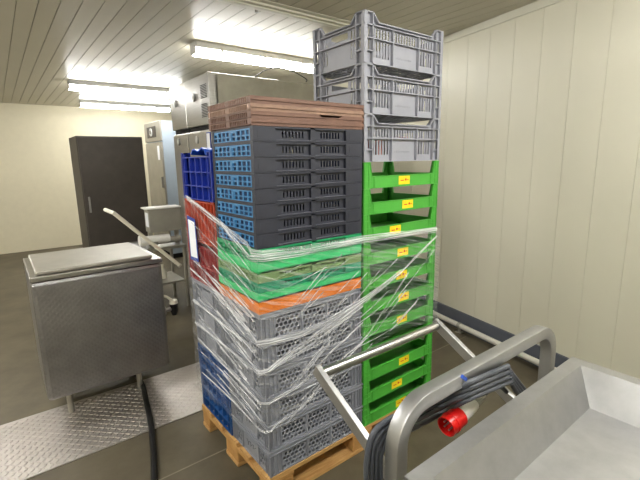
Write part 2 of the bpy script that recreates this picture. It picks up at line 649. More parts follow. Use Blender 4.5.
def folding_crate(name, label, m_side, m_end, m_edge, H, group=None, slots=True):
    t = thing(name, label, 'folding crate', group=group)
    b = MB()
    b.box(.026, CL - .026, .026, CW - .026, 0.001, .006)
    for fc in SIDES:
        fr = MB.frame(fc, CL, CW); n = fr[3]
        b.fbox(fr, .001, n - .001, 0, .006, -.028, -.002)
        if n < .5:
            for a0, a1 in ((0, .014), (n - .014, n)): b.fbox(fr, a0, a1, .0, H, -.014, 0)
            b.fbox(fr, 0, n, H - .007, H, -.016, -.001)
    b.build('base', m_side, t)
    for fc in SIDES:
        fr = MB.frame(fc, CL, CW); n = fr[3]
        m = MB()
        if n > .5:
            ht = H - .001
            for a0, a1 in ((.0, .105), (n - .105, n)):
                m.fbox(fr, a0, a1, .006, ht, -.024, 0)
                m.fbox(fr, a0 + .02, a1 - .02, .016, ht - .016, 0, .0008)
            m.fbox(fr, n / 2 - .012, n / 2 + .012, .006, ht, -.024, -.001)
            m.fbox(fr, .105, n - .105, ht - .007, ht, -.024, -.001)
            for a0, a1 in ((.105, n / 2 - .012), (n / 2 + .012, n - .105)):
                w = a1 - a0
                hs = []
                for k in range(7):
                    p = a0 + w * (.22 + .66 * k / 7)
                    hs.append((p, p + w * .045, .018, ht - .017))
                m.fpanel(fr, a0, a1, .006, ht - .007, -.018, -.014, hs if slots else [])
            w_ = m.build('side_wall', m_side, t)
            if m_edge:
                e = MB()
                for a0, a1 in ((.106, n / 2 - .013), (n / 2 + .013, n - .106)): e.fbox(fr, a0, a1, .0062, .0085, -.0135, .0006)
                e.build('ledge', m_edge, w_)
        else:
            hs = []
            z0, z1 = .007, H - .008
            a0, a1 = .0145, n - .0145
            w = a1 - a0
            for half in (0, 1):
                s0 = a0 + half * w / 2 + .008
                ww = w / 2 - .016
                for k in range(4):
                    p = s0 + ww * k / 4
                    hw = ww / 4 * (.72 if k % 3 else .6)
                    hs.append((p + .003, p + .003 + hw, z0 + .004, z0 + (z1 - z0) * .36))
                    hs.append((p + .003, p + .003 + hw, z0 + (z1 - z0) * .5, z1 - .006 if k % 4 else z1 - .012))
            m.fpanel(fr, a0, a1, z0, z1, -.007, -.003, hs)
            m.fbox(fr, a0, a1, z0 + (z1 - z0) * .40, z0 + (z1 - z0) * .46, -.003, -.0005)
            m.fbox(fr, a0, a1, z0, z0 + .004, -.003, -.0005)
            m.fbox(fr, n / 2 - .004, n / 2 + .004, z0, z1 - .01, -.003, -.0005)
            e_ = m.build('end_wall', m_end, t)
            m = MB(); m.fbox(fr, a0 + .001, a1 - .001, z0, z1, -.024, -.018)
            m.build('inner_flap', 'blueshade' if m_end == 'lblue' else m_end, e_)
    return t


def plain_tray(name, label, mtl, H, group=None, band=.7):
    t = thing(name, label, 'tray', group=group)
    b = MB()
    b.box(.006, CL - .006, .006, CW - .006, 0, .004)
    for fc in SIDES:
        fr = MB.frame(fc, CL, CW); n = fr[3]
        b.fbox(fr, .004, n - .004, 0, H * (1 - band) + .002, -.012, -.006)
    b.build('body', mtl, t)
    for fc in SIDES:
        fr = MB.frame(fc, CL, CW); n = fr[3]
        m = MB()
        m.fbox(fr, 0, n, H * (1 - band), H, -.008, 0)
        m.fbox(fr, 0, n, H - .004, H, -.014, .0015)
        for a in (.07, n - .075): m.fbox(fr, a, a + .005, H * (1 - band), H - .004, 0, .0015)
        m.build(PN[fc], mtl, t)
    return t


def brown_tray(name, label, mtl, H, notch=False, group=None):
    t = thing(name, label, 'tray', group=group)
    L, W = .609, .409
    b = MB(); b.box(.03, L - .03, .013, W - .013, 0, H * .5)
    b.build('base', mtl, t)
    for fc in SIDES:
        fr = MB.frame(fc, L, W); n = fr[3]
        m = MB()
        if n > .5:
            m.fprism(fr, [(0, H * .45), (n, H * .45), (n, H - .0003), (0, H - .0003)] if not notch else
                     [(0, H * .45), (n, H * .45), (n, H - .0003), (n * .78, H - .0003), (n * .75, H * .62), (n * .58, H * .62), (n * .55, H - .0003), (0, H - .0003)], -.012, 0)
            m.fbox(fr, .004, n - .004, 0, H * .45, -.012, -.005)
        else:
            hs = []
            for k in range(22):
                p = .025 + (n - .05) * k / 22
                if 10 <= k <= 11: continue
                hs.append((p, p + .011, H * .22, H * .86))
            m.fpanel(fr, 0.001, n - .001, H * .12, H - .0003, -.005, 0, hs)
        m.build(PN[fc], mtl, t)
    return t


def vent_tray(name, label, group):
    """low lime green bread tray with tall corner posts"""
    H, hw = .1322, .062
    t = thing(name, label, 'tray', group=group)
    b = MB()
    b.box(.004, CL - .004, .004, CW - .004, .0, .004)
    for fc in SIDES:
        fr = MB.frame(fc, CL, CW); n = fr[3]
        for sgn in (0, 1):
            f = (lambda a: a) if sgn == 0 else (lambda a: n - a)
            poly = [(f(0.002), .002), (f(.052), .002), (f(.052), hw), (f(.040), H - .004), (f(0.002), H - .004)]
            if sgn: poly = poly[::-1]
            b.fprism(fr, poly, -.008, -.003)
            for a in (.003, .03):
                lo, hi = sorted((f(a), f(a + .004)))
                b.fbox(fr, lo, hi, .002, H - .003, -.003, 0)
            for z in (.0, .033, hw - .004, .096, H - .005):
                e = .052 if z < hw else .042
                lo, hi = sorted((f(0), f(e)))
                b.fbox(fr, lo, hi, z, z + .004, -.01, 0.0)
            q = [(f(.052), hw), (f(.0555), hw), (f(.0425), H - .003), (f(.0395), H - .003)]
            if sgn: q = q[::-1]
            b.fprism(fr, q, -.012, 0.0)
    b.build('body', 'lime', t)
    for fc in SIDES:
        fr = MB.frame(fc, CL, CW); n = fr[3]
        m = MB()
        m.fbox(fr, .053, n - .053, .002, hw, -.008, -.003)
        m.fbox(fr, .053, n - .053, hw - .004, hw, -.012, .001)
        m.fbox(fr, .053, n - .053, 0, .004, -.008, .0005)
        for a in (.066, .072, n - .077, n - .071): m.fbox(fr, a, a + .0035, .004, hw - .004, -.003, -.0002)
        m.build(PN[fc], 'lime', t)
    fr = MB.frame('front', CL, CW)
    m = MB(); m.fbox(fr, -.044, .044, -.0225, .0225, 0, .0006)
    lb = m.build('sticker', 'yellow', t, loc=(.3, .003, .033))
    lb['label'] = 'yellow sticker with red print'
    m = MB()
    m.fbox(fr, -.030, -.004, -.004, .001, .0006, .0009)
    m.fprism(fr, [(.012 + .007 * math.cos(k * PI / 4), .002 + .007 * math.sin(k * PI / 4)) for k in range(8)], .0006, .0009)
    m.fbox(fr, .022, .034, -.002, .002, .0006, .0009)
    m.build('print', 'redprint', lb)
    return t


def tall_crate(name, label, mtl, H=.2295, group=None):
    t = thing(name, label, 'crate', group=group)
    b = MB()
    b.fpanel((Vector((.004, .004, .002)), Vector((1, 0, 0)), Vector((0, 0, 1)), CL), 0, .001, 0, .001, 0, .001, [])
    bt = MB()
    # slatted bottom
    for k in range(15):
        x0 = .004 + (CL - .018) * k / 14
        bt.box(x0, x0 + .01, .006, CW - .006, 0, .005)
    for k in range(8):
        y0 = .006 + (CW - .022) * k / 7
        bt.box(.004, CL - .004, y0, y0 + .01, 0, .004)
    bt.build('bottom', mtl, t)
    b = MB()
    zs = (.0, .0565, .113, .171)
    mid = .19
    for fc in SIDES:
        fr = MB.frame(fc, CL, CW); n = fr[3]
        c = .062
        for sgn in (0, 1):
            f = (lambda a: a) if sgn == 0 else (lambda a: n - a)
            poly = [(f(.002), 0), (f(c), 0), (f(c), H - .006), (f(.002), H - .003)]
            if sgn: poly = poly[::-1]
            # corner sheet with slots in two middle rows
            lo, hi = sorted((f(.002), f(c)))
            hs = []
            for z0, z1 in ((zs[1] + .01, zs[2] - .006), (zs[2] + .008, zs[3] - .006)):
                for k in range(3):
                    p = lo + .010 + k * .015
                    hs.append((p, p + .009, z0, z1))
            b.fpanel(fr, lo, hi, 0, H - .004, -.020, -.017, hs)
            for a in (.0, c - .006):
                l2, h2 = sorted((f(a), f(a + .006)))
                b.fbox(fr, l2, h2, 0, H - .001, -.020, 0)
            for z in zs + (H - .0045,):
                b.fbox(fr, *sorted((f(0), f(c))), z, z + .0045, -.020, 0.0)
            q = [(f(c - .002), H), (f(c + .002), H), (f(c + .036), mid), (f(c + .03), mid - .004), (f(c - .002), mid - .004)]
            q2 = [(f(c), H - .0005), (f(c), H - .007), (f(c + .031), mid - .004), (f(c + .036), mid - .001)]
            if not sgn: q2 = q2[::-1]
            b.fprism(fr, q2, -.016, .0005)
            q3 = [(f(c), H - .006), (f(c), zs[3]), (f(c + .032), zs[3]), (f(c + .032), mid - .003)]
            if not sgn: q3 = q3[::-1]
            b.fprism(fr, q3, -.020, -.017)
        b.fbox(fr, c + .034, n - c - .034, mid - .005, mid, -.016, .0005)
        b.fbox(fr, c + .034, n - c - .034, zs[3], mid - .004, -.020, -.017)
    b.build('frame', mtl, t)
    for fc in SIDES:
        fr = MB.frame(fc, CL, CW); n = fr[3]
        m = MB()
        c = .062
        hs = []
        if n > .5:
            bays = [(c, .2, 1, 1), (.2, n - .2, 1, 0), (n - .2, n - c, 1, 1)]
            ribs = (.2, n - .2)
        else:
            bays = [(c, c + .06, 1, 1), (c + .06, n - c - .06, 2, 0), (n - c - .06, n - c, 1, 1)]
            ribs = ()
        for a0, a1, up, low in bays:
            k = int((a1 - a0 - .012) / .0185)
            for i in range(k):
                p = a0 + .01 + i * (a1 - a0 - .014) / k
                if up == 1: hs.append((p, p + .0105, zs[2] + .009, zs[3] - .006))
                if low: hs.append((p, p + .0105, .035, zs[2] - .006))
            if up == 2: hs.append((a0 + .012, a1 - .012, zs[2] + .022, zs[3] - .006))
        m.fpanel(fr, c, n - c, 0, zs[3], -.020, -.017, hs)
        for z in (0, zs[2], zs[3]): m.fbox(fr, c, n - c, z, z + .0045, -.017, 0.0)
        for r in ribs: m.fbox(fr, r - .0025, r + .0025, 0, zs[3], -.017, 0)
        if n > .5:
            # raised lettering on the plain middle panel, too worn to read
            a = n / 2 - .06
            for k in range(9):
                hh = random.choice((.008, .011, .008))
                m.fbox(fr, a, a + .003, .045, .045 + hh, -.017, -.0160)
                m.fbox(fr, a, a + .008, .045 + (0 if k % 2 else hh - .002), .047 + (0 if k % 2 else hh - .002), -.017, -.0160)
                a += .0135
        m.build(PN[fc], mtl, t)
    return t


def rib_crate(name, label, mtl, H, rows, cols, group=None, lug=True, open_top=False):
    """deep crate with a lattice of ribs on its walls"""
    t = thing(name, label, 'crate', group=group)
    b = MB()
    b.box(.02, CL - .02, .02, CW - .02, 0.001, .005)
    for fc in SIDES:
        fr = MB.frame(fc, CL, CW); n = fr[3]
        b.fbox(fr, 0, n, H - .03 if lug else H - .012, H - .024 if lug else H - .006, -.014, 0)
        b.fbox(fr, 0, n, 0, .006, -.012, 0)
        for a0, a1 in ((0, .045), (n - .045, n)):
            b.fbox(fr, a0, a1, 0, H - .001, -.024, -.014)
            b.fbox(fr, a0, a0 + .005, 0, H - .001, -.022, 0); b.fbox(fr, a1 - .005, a1, 0, H - .001, -.022, 0)
            b.fbox(fr, a0, a1, H - .006, H - .001, -.012, 0)
    b.build('body', mtl, t)
    for fc in SIDES:
        fr = MB.frame(fc, CL, CW); n = fr[3]
        m = MB()
        zt = H - .03 if lug else H - .012
        a0, a1 = .045, n - .045
        hs = []
        if open_top:
            hs = [(n / 2 - .055, n / 2 - .01, zt * .45, zt * .85), (n / 2 + .01, n / 2 + .055, zt * .45, zt * .85)]
        m.fpanel(fr, a0, a1, .006, zt, -.026, -.022, hs)
        for k in range(1, rows): m.fbox(fr, 0, n, zt * k / rows - .003, zt * k / rows + .003, -.022, 0)
        for k in range(1, cols):
            a = a0 + (a1 - a0) * k / cols
            m.fbox(fr, a - .004, a + .004, 0, zt, -.022, -.0005)
        m.build(PN[fc], mtl, t)
    return t


# ------------------------------------------------------------------ front stack (x 0..0.6, y 0..0.4)
PT = .144
P6 = .1367
g1 = 'grey honeycomb crates at the front of the pallet'
ords = ['on the pallet at the front corner, lowest of its stack', 'second from the bottom of the front stack, under the wrap edge',
        'third from the bottom of the front stack', 'third from the top of the grey front stack, beneath film',
        'next below the topmost, front stack, wrapped in film', 'directly under the orange tray at the front']
first = None
lean = [.009, .008, .005, .003, 0, -.004]
for i in range(6):
    z = PT + i * P6
    loc = (lean[i] + G, G - .002, z)
    lab = 'grey plastic honeycomb crate ' + ords[i]
    if first is None:
        first = grey_crate('honeycomb_crate', lab, 'grey', group=g1)
        first.location = loc
    else:
        dup(first, loc, lab)
lo = -.008
z = PT + 6 * P6
H = .056
o = plain_tray('shallow_tray', 'bright orange tray on top of the grey crates at the front corner', 'orange', H - .0005, band=.98)
o.location = (lo, -.002, z)
z += H
lay = [('bgreen', .040, 'plain', 'bright green tray with a smooth rim lying on the orange tray'),
       ('tgreen', .043, 'fold', 'teal green folded crate between the two bright green trays, lower one'),
       ('ogreen', .042, 'fold', 'olive green folded crate just above the teal green one'),
       ('bgreen', .048, 'plain', 'bright green tray with a smooth rim above the olive green crate'),
       ('dgreen', 0, 'fold', 'green folded crate directly beneath the anthracite folding crates')]
ZD = 1.2515
for m_, h, k, lab in lay:
    if h == 0: h = ZD - z
    if k == 'plain': o = plain_tray('shallow_tray', lab, m_, h - .0005, band=.8)
    else: o = folding_crate('folding_crate', lab, m_, m_, None, h - .0005)
    o.location = (lo, -.002, z)
    lo += .001
    z += h
PD = .0629
first = None
od = ['lowest of the eight', 'second from the bottom', 'third from the bottom', 'fourth from the bottom', 'fourth from the top', 'third from the top', 'second from the top', 'topmost, right under the brown trays']
for i in range(8):
    loc = (-.004 + .0008 * i, -.001, ZD + i * PD)
    lab = 'anthracite folding crate with light blue ends, ' + od[i]
    if first is None:
        first = folding_crate('folding_crate', lab, 'dark', 'lblue', 'darkedge', PD - .0006, group='anthracite folding crates with blue ends')
        first.location = loc
    else: dup(first, loc, lab)
ZB = ZD + 8 * PD
bh = .0283
for i in range(4):
    lab = ['brown plastic tray resting on the anthracite crates, lowest of four', 'brown plastic tray, second from the bottom of the brown pile',
           'faded brown tray with a notch in its long edge, second from the top', 'topmost brown plastic tray in the front stack'][i]
    o = brown_tray('brown_tray', lab, 'brown2' if i == 2 else 'brown', bh - .0004, notch=(i == 1), group='brown trays on top of the front stack')
    o.location = (-.006, -.006, ZB + i * bh)

# ------------------------------------------------------------------ back left stack (x 0..0.6, y 0.4..0.8)
YB = .402
first = rib_crate('blue_crate', 'mid blue plastic crate on the pallet behind the grey stack, lowest', 'blue', .1362, 2, 5, group='mid blue crates at the rear of the pallet', lug=False)
first.location = (.010, YB, PT)
dup(first, (.008, YB, PT + P6), 'mid blue plastic crate in the middle of the three behind the grey stack')
dup(first, (.005, YB, PT + 2 * P6), 'mid blue plastic crate right under the rear grey crates')
f2 = None
for i, s_ in enumerate(('on the blue crates, lowest of three', 'middle one of three under film', 'below the red crate')):
    lab = 'grey plastic crate at the rear left, ' + s_
    loc = (.002 - i * .003, YB, PT + (3 + i) * P6)
    if f2 is None:
        f2 = grey_crate('honeycomb_crate', lab, 'grey', group='grey crates at the rear of the pallet', logo=False); f2.location = loc
    else: dup(f2, loc, lab)
ZR = PT + 6 * P6
o = rib_crate('red_crate', 'red plastic crate under the stretch film at the rear left', 'red', .228, 2, 5); o.location = (-.006, YB, ZR)
o = rib_crate('orange_red_crate', 'orange red ribbed crate between red crate and deep blue crate', 'orred', .2275, 1, 7, open_top=True, lug=False); o.location = (-.006, YB, ZR + .2285)
o = rib_crate('deep_blue_crate', 'deep blue lattice crate on top of the rear left stack', 'dblue', .245, 3, 4); o.location = (-.008, YB, ZR + .4565)
# the blue lid lying in the deep blue crate
b = MB()
for k in range(10):
    pass
pts0, pts1 = [], []
for k in range(9):
    a = k / 8
    pts0.append((-.0 + .02, .06 + .2 * a, .01 + .035 * math.sin(a * PI) + .015 * math.sin(a * 9)))
for p in pts0: pts1.append((p[0] + .3, p[1] + .02, p[2] - .02))
n = len(pts0)
for k in range(n - 1):
    a, c, d, e = Vector(pts0[k]), Vector(pts0[k + 1]), Vector(pts1[k + 1]), Vector(pts1[k])
    dn = Vector((0, 0, -.006))
    b.hexa([a, c, d, e][::-1], [a + dn, c + dn, d + dn, e + dn][::-1])
o = b.build('plastic_bag', mat('bright blue plastic', (40, 100, 226), .35), smooth=False)
o.location = (0.0, YB + .06, ZR + .4565 + .222)
tag(o, 'bright blue crumpled plastic sheet in the top of the deep blue crate', 'plastic sheet')

# ------------------------------------------------------------------ right stack (x .61..1.21)
XG = .6125
offs = [.29, .27, .34, .25, .31, .325, .30, .305, .245, .34, .30]
offs = [.315, .275, .335, .25, .31, .32, .30, .305, .24, .335, .30]
names11 = ['lowest one, on the pallet', 'second from the pallet', 'third from the pallet', 'fourth from the pallet', 'fifth from the pallet', 'middle one of the eleven',
           'fifth from the top', 'fourth from the top', 'third from the top', 'second from the top', 'topmost, under the tall grey crates']
first = None
PG = .13245
for i in range(11):
    loc = (XG + random.uniform(-.0015, .0015), G + random.uniform(-.0015, .0015), PT + i * PG)
    lab = 'lime green low tray with yellow sticker, ' + names11[i]
    if first is None:
        first = vent_tray('bread_tray', lab, 'lime green trays right of the crates'); o = first
        o.location = loc
    else: o = dup(first, loc, lab)
    for ch in o.children:
        if ch.name.startswith('sticker'): ch.location.x = offs[i]
ZT = PT + 11 * PG
PTL = .2305
first = None
for i, s_ in enumerate(('lowest of three, on the lime green trays', 'middle of three above the green trays', 'topmost, close under the ceiling')):
    loc = (XG + .001 - .001 * i, G, ZT + i * PTL)
    lab = 'tall slotted light grey crate, ' + s_
    if first is None:
        first = tall_crate('slotted_crate', lab, 'lgrey', group='tall slotted grey crates'); first.location = loc
    else: dup(first, loc, lab)
# packages lying in the lowest tall crate
for k, (dx, dy, w, d, h, c) in enumerate(((.14, .05, .05, .08, .11, (168, 96, 80)), (.24, .06, .07, .08, .12, (196, 190, 180)), (.42, .12, .05, .1, .13, (200, 120, 104)))):
    b = MB(); b.box(0, w, 0, d, 0, h)
    b.box(.004, w - .004, -.0006, 0, h * .3, h * .6)
    o = b.build('small_carton', mat('carton colour', c, .6), bevel=.002)
    o.location = (XG + dx, dy, ZT + .0056)
    tag(o, ['small reddish brown carton inside the lowest slotted crate, left one', 'small pale carton inside the lowest slotted crate', 'small pinkish carton inside the lowest slotted crate, right one'][k], 'carton')

# ------------------------------------------------------------------ stretch film around the stacks
OUT = .016
def PL(px, py): return onx(px, py, -OUT)
def PF(px, py): return ony(px, py, -OUT)
def sof(p, face):
    return -p.y if face == 'L' else p.x   # negative along the left side, positive along the front
def at(s, z, o=0):
    q = OUT + o
    if s < 0: return Vector((-q, -s, z)) if s < -.02 else Vector((-q * .9, -s - .0, z))
    return Vector((s, -q, z))


XM = XG + CL
def surf(s, z, o=0):
    """point on the wrap: s<0 left side (-y), s>0 front side (x)"""
    q = OUT + o
    c = .006
    if s <= -c: return Vector((-q, -s, z))
    if s >= c: return Vector((s, -q, z))
    t = (s + c) / (2 * c)
    a, b_ = (1 - t) ** 2, t * t
    k = 2 * t * (1 - t)
    return Vector((a * -q + k * -q + b_ * c, a * c + k * -q + b_ * -q, z))


def lerp_path(pts, s):
    for (a, za), (b_, zb) in zip(pts, pts[1:]):
        if a <= s <= b_: return za + (zb - za) * (s - a) / (b_ - a)
    return pts[-1][1] if s > pts[-1][0] else pts[0][1]


def path(L, F):
    out = []
    for q in L:
        p = PL(*q); out.append((-p.y, p.z))
    for q in F:
        p = PF(*q); out.append((p.x, p.z))
    return sorted(out)


film = thing('stretch_film', 'clear stretch film wrapped around the middle of the stacked crates', 'stretch film', (0, 0, 0))
top = path([(187, 196), (220, 222), (250, 246)], [(256, 254), (300, 249), (362, 238), (436, 228)])
bot = path([(203, 392), (235, 420), (266, 438)], [(274, 436), (320, 398), (362, 352), (400, 330), (432, 322)])
mid1 = path([(191, 268), (225, 300), (259, 338)], [(264, 340), (300, 330), (362, 296), (434, 236)])

NS, NT = 150, 60
m = MB(); m.uv = []
s0, s1 = -.802, XM + OUT
SS = sorted([s0 + (s1 - s0) * i / NS for i in range(NS + 1)] + [-.006, -.003, 0, .003, .006])
NS = len(SS) - 1
for s in SS:
    zt, zb = lerp_path(top, s), lerp_path(bot, s)
    for j in range(NT + 1):
        u = j / NT
        z = zb + (zt - zb) * u
        o = .003 * math.sin(u * 46 + s * 9) * math.sin(s * 5) + .002 * math.sin(u * 91 - s * 23)
        m.v.append(tuple(surf(s, z, o)))
        m.uv.append((s, u * .8 + (.35 * s if s > 0 else .25 * s)))
for i in range(NS):
    for j in range(NT):
        a = i * (NT + 1) + j
        m.f.append((a, a + NT + 1, a + NT + 2, a + 1))
m.build('film_sheet', 'film', film, smooth=False)
# the two hidden sides
m = MB(); m.uv = []
cor = [(XM + OUT, -OUT), (XM + OUT, CW + .01), (.62, .802), (-OUT, .802)]
zr = [(lerp_path(bot, s1), lerp_path(top, s1)), (.75, 1.3), (.6, 1.35), (lerp_path(bot, s0), lerp_path(top, s0))]
for k, (c, (za, zb)) in enumerate(zip(cor, zr)):
    for j in range(9):
        m.v.append((c[0], c[1], za + (zb - za) * j / 8)); m.uv.append((k * .6, j / 8))
for k in range(3):
    for j in range(8):
        a = k * 9 + j
        m.f.append((a, a + 9, a + 10, a + 1))
m.build('film_sheet', 'film', film)


def ribbon(pth, wid, name='film_band', mt='rope', steps=70, off=.004, twist=1.0, parent=film):
    """a gathered strand of film following the wrap"""
    m = MB(); m.uv = []
    a, b_ = pth[0][0], pth[-1][0]
    K = 8
    ph = random.random() * 6
    for i in range(steps + 1):
        s = a + (b_ - a) * i / steps
        zc = lerp_path(pth, s)
        w = wid(i / steps) if callable(wid) else wid
        for k in range(K + 1):
            t = k / K - .5
            o = off + .0035 * math.cos(t * PI) + .0015 * math.sin(k * 2.3 + s * 11 * twist + ph)
            m.v.append(tuple(surf(s, zc + t * w, o)))
            m.uv.append((s, t * w * 9))
    for i in range(steps):
        for k in range(K):
            q = i * (K + 1) + k
            m.f.append((q, q + K + 1, q + K + 2, q + 1))
    return m.build(name, mt, parent, smooth=True)


ribbon(top, lambda t: .016 + .012 * math.sin(t * PI))
ribbon(path([(188, 198), (222, 224), (253, 258)], [(257, 263), (300, 253), (362, 240), (436, 230)]), .03, mt='rope')
ribbon(path([(191, 268), (225, 300), (259, 343)], [(264, 345), (300, 334), (330, 320), (362, 300), (400, 272), (436, 236)]), lambda t: .012 + .022 * math.sin(t * PI) ** 2)
ribbon(path([], [(262, 375), (290, 352), (330, 326), (362, 302), (400, 272)]), .03)
ribbon(path([(196, 322), (225, 345), (261, 372)], [(266, 374), (300, 352), (362, 306)]), .018)
ribbon(path([(199, 338), (232, 372), (263, 404)], [(268, 404), (300, 385), (330, 352), (362, 322)]), .016)
ribbon(path([(194, 300), (225, 325), (258, 352)], []), .02)
ribbon(path([(203, 372), (235, 402), (266, 431)], [(272, 430), (300, 408), (333, 375)]), .011)
ribbon(path([], [(285, 424), (320, 384), (362, 342), (408, 272)]), .009)
ribbon(path([], [(300, 400), (345, 355), (376, 330), (405, 290)]), .007)
ribbon(path([], [(362, 262), (400, 262), (436, 262)]), .02, mt='film')
# fine creases
rnd = random.Random(3)
for k in range(38):
    y0 = 212 + rnd.random() * 150
    x0 = 192 + max(0, y0 - 300) * .1 + rnd.random() * 40
    y0 += (x0 - 192) * .8
    dx = 25 + rnd.random() * 30
    x1 = min(x0 + dx, 252 + (y0 - 240) * .07)
    y1 = y0 + (x1 - x0) * (.95 + rnd.random() * .35)
    if y1 > 425: continue
    ribbon(path([(x0, y0), ((x0 + x1) / 2, (y0 + y1) / 2 - 1), (x1, y1)], []), .0022 + rnd.random() * .002, name='film_crease', mt='crease', steps=16)
for k in range(32):
    x0 = 275 + rnd.random() * 120
    top_y = 270 if x0 < 360 else 250
    y0 = top_y + rnd.random() * (150 - (x0 - 275) * .55)
    dx = 20 + rnd.random() * 40
    sl = -.45 - .9 * rnd.random()
    x1 = min(x0 + dx, 434)
    y1 = y0 + (x1 - x0) * sl
    if y1 < 245: continue
    ribbon(path([], [(x0, y0), ((x0 + x1) / 2, (y0 + y1) / 2 + 1), (x1, y1)]), .002 + rnd.random() * .002, name='film_crease', mt='crease', steps=16)

# document under the film
pc = [PL(188, 215), PL(196, 219), PL(200, 262), PL(192, 259)]
def shp(o, k):
    c = sum((p for p in pc), Vector()) / 4
    return [Vector((-OUT - .006 - o, (c.y + (p.y - c.y) * k[0]), c.z + (p.z - c.z) * k[1])) for p in pc]
b = MB(); b.hexa(shp(0, (1, 1)), shp(.0008, (1, 1)))
lb = b.build('paper_label', 'pblue')
tag(lb, 'upright paper label with blue border stuck on the film at the left edge', 'label')
b = MB(); b.hexa(shp(.0009, (.80, .84)), shp(.0013, (.80, .84)))
b.build('white_field', 'paper', lb)
b = MB()
for zz in (.86, .9):
    q0, q1 = shp(.0010, (.7, zz)), shp(.0014, (.7, zz + .02))
b = None

# ------------------------------------------------------------------ steel trolley in the right foreground
cart = thing('steel_trolley', 'brushed steel trolley frame with round push handle in the right foreground', 'trolley', (0, 0, 0))
hz = .92
HA, HB = onz(320, 374, hz), onz(437, 325, hz)
HB.y = HA.y
b = MB(); b.tube([HA + Vector((.012, 0, 0)), HB - Vector((.012, 0, 0))], .0165, 20); b.build('push_handle', 'steelr', cart, smooth=True)
sl = -.56
for X in (HA.x, HB.x):
    m = MB()
    a = Vector((X, HA.y + .02, hz + .02 * -sl))
    e = Vector((X, HA.y - .48, hz + .48 * sl))
    d = (e - a).normalized()
    nrm = Vector((0, -d.z, d.y)) * -1
    m.hexa([a + Vector((-.01, 0, 0)) - nrm * .02, a + Vector((.01, 0, 0)) - nrm * .02, a + Vector((.01, 0, 0)) + nrm * .02, a + Vector((-.01, 0, 0)) + nrm * .02],
           [e + Vector((-.01, 0, 0)) - nrm * .02, e + Vector((.01, 0, 0)) - nrm * .02, e + Vector((.01, 0, 0)) + nrm * .02, e + Vector((-.01, 0, 0)) + nrm * .02])
    m.build('handle_arm', 'steelp', cart, bevel=.002)
# hoop of square tube
RZ = 1.0
E0 = onz(415, 402, RZ)
ry = E0.y
xl, xr_ = E0.x - .068, .72
def hoop():
    pts = []
    r = .10
    pts.append((xl, ry, .12)); pts.append((xl, ry, .5)); pts.append((xl, ry, RZ - r))
    for k in range(1, 9):
        a = PI / 2 * k / 8
        pts.append((xl + r - r * math.cos(a), ry, RZ - r + r * math.sin(a)))
    pts.append((xr_ - r, ry, RZ))
    for k in range(1, 9):
        a = PI / 2 * k / 8
        pts.append((xr_ - r + r * math.sin(a), ry, RZ - r + r * math.cos(a)))
    pts.append((xr_, ry, .12))
    return pts
def sect(w, h, r=.003):
    out = []
    for cx, cy, a0 in ((w - r, h - r, 0), (-w + r, h - r, 90), (-w + r, -h + r, 180), (w - r, -h + r, 270)):
        for k in (0, 45, 90):
            a = math.radians(a0 + k)
            out.append((cx + r * math.cos(a), cy + r * math.sin(a)))
    return out
b = MB(); b.tube(hoop(), 0, prof=sect(.0205, .0205)); b.build('tube_hoop', 'steelp', cart, smooth=True)
# steel tub with folded flange
LZ = .90
LE = onz(404, 476, LZ)
tx0, tx1, ty1, ty0 = LE.x, .74, LE.y, LE.y - .62
b = MB()
fl = .045
dpt = .11
for p in ((tx0, tx1, ty1 - fl, ty1), (tx0, tx1, ty0, ty0 + fl), (tx0, tx0 + fl, ty0 + fl, ty1 - fl), (tx1 - fl, tx1, ty0 + fl, ty1 - fl)):
    b.box(p[0], p[1], p[2], p[3], LZ - .003, LZ)
b.box(tx0, tx1, ty1 - .002, ty1, LZ - .03, LZ - .003); b.box(tx0, tx0 + .002, ty0, ty1, LZ - .03, LZ - .003)
b.box(tx0, tx1, ty0, ty0 + .002, LZ - .03, LZ - .003); b.box(tx1 - .002, tx1, ty0, ty1, LZ - .03, LZ - .003)
i0, i1, j0, j1 = tx0 + fl, tx1 - fl, ty0 + fl, ty1 - fl
q = .06
T = [Vector((i0, j0, LZ)), Vector((i1, j0, LZ)), Vector((i1, j1, LZ)), Vector((i0, j1, LZ))]
B_ = [Vector((i0 + q, j0 + q, LZ - dpt)), Vector((i1 - q, j0 + q, LZ - dpt)), Vector((i1 - q, j1 - q, LZ - dpt)), Vector((i0 + q, j1 - q, LZ - dpt))]
for k in range(4):
    a, c = k, (k + 1) % 4
    b.hexa([T[a], T[c], B_[c], B_[a]], [p + Vector((0, 0, -.003)) for p in (T[a], T[c], B_[c], B_[a])])
b.box(i0 + q, i1 - q, j0 + q, j1 - q, LZ - dpt - .003, LZ - dpt)
b.build('tub', 'steelp', cart)
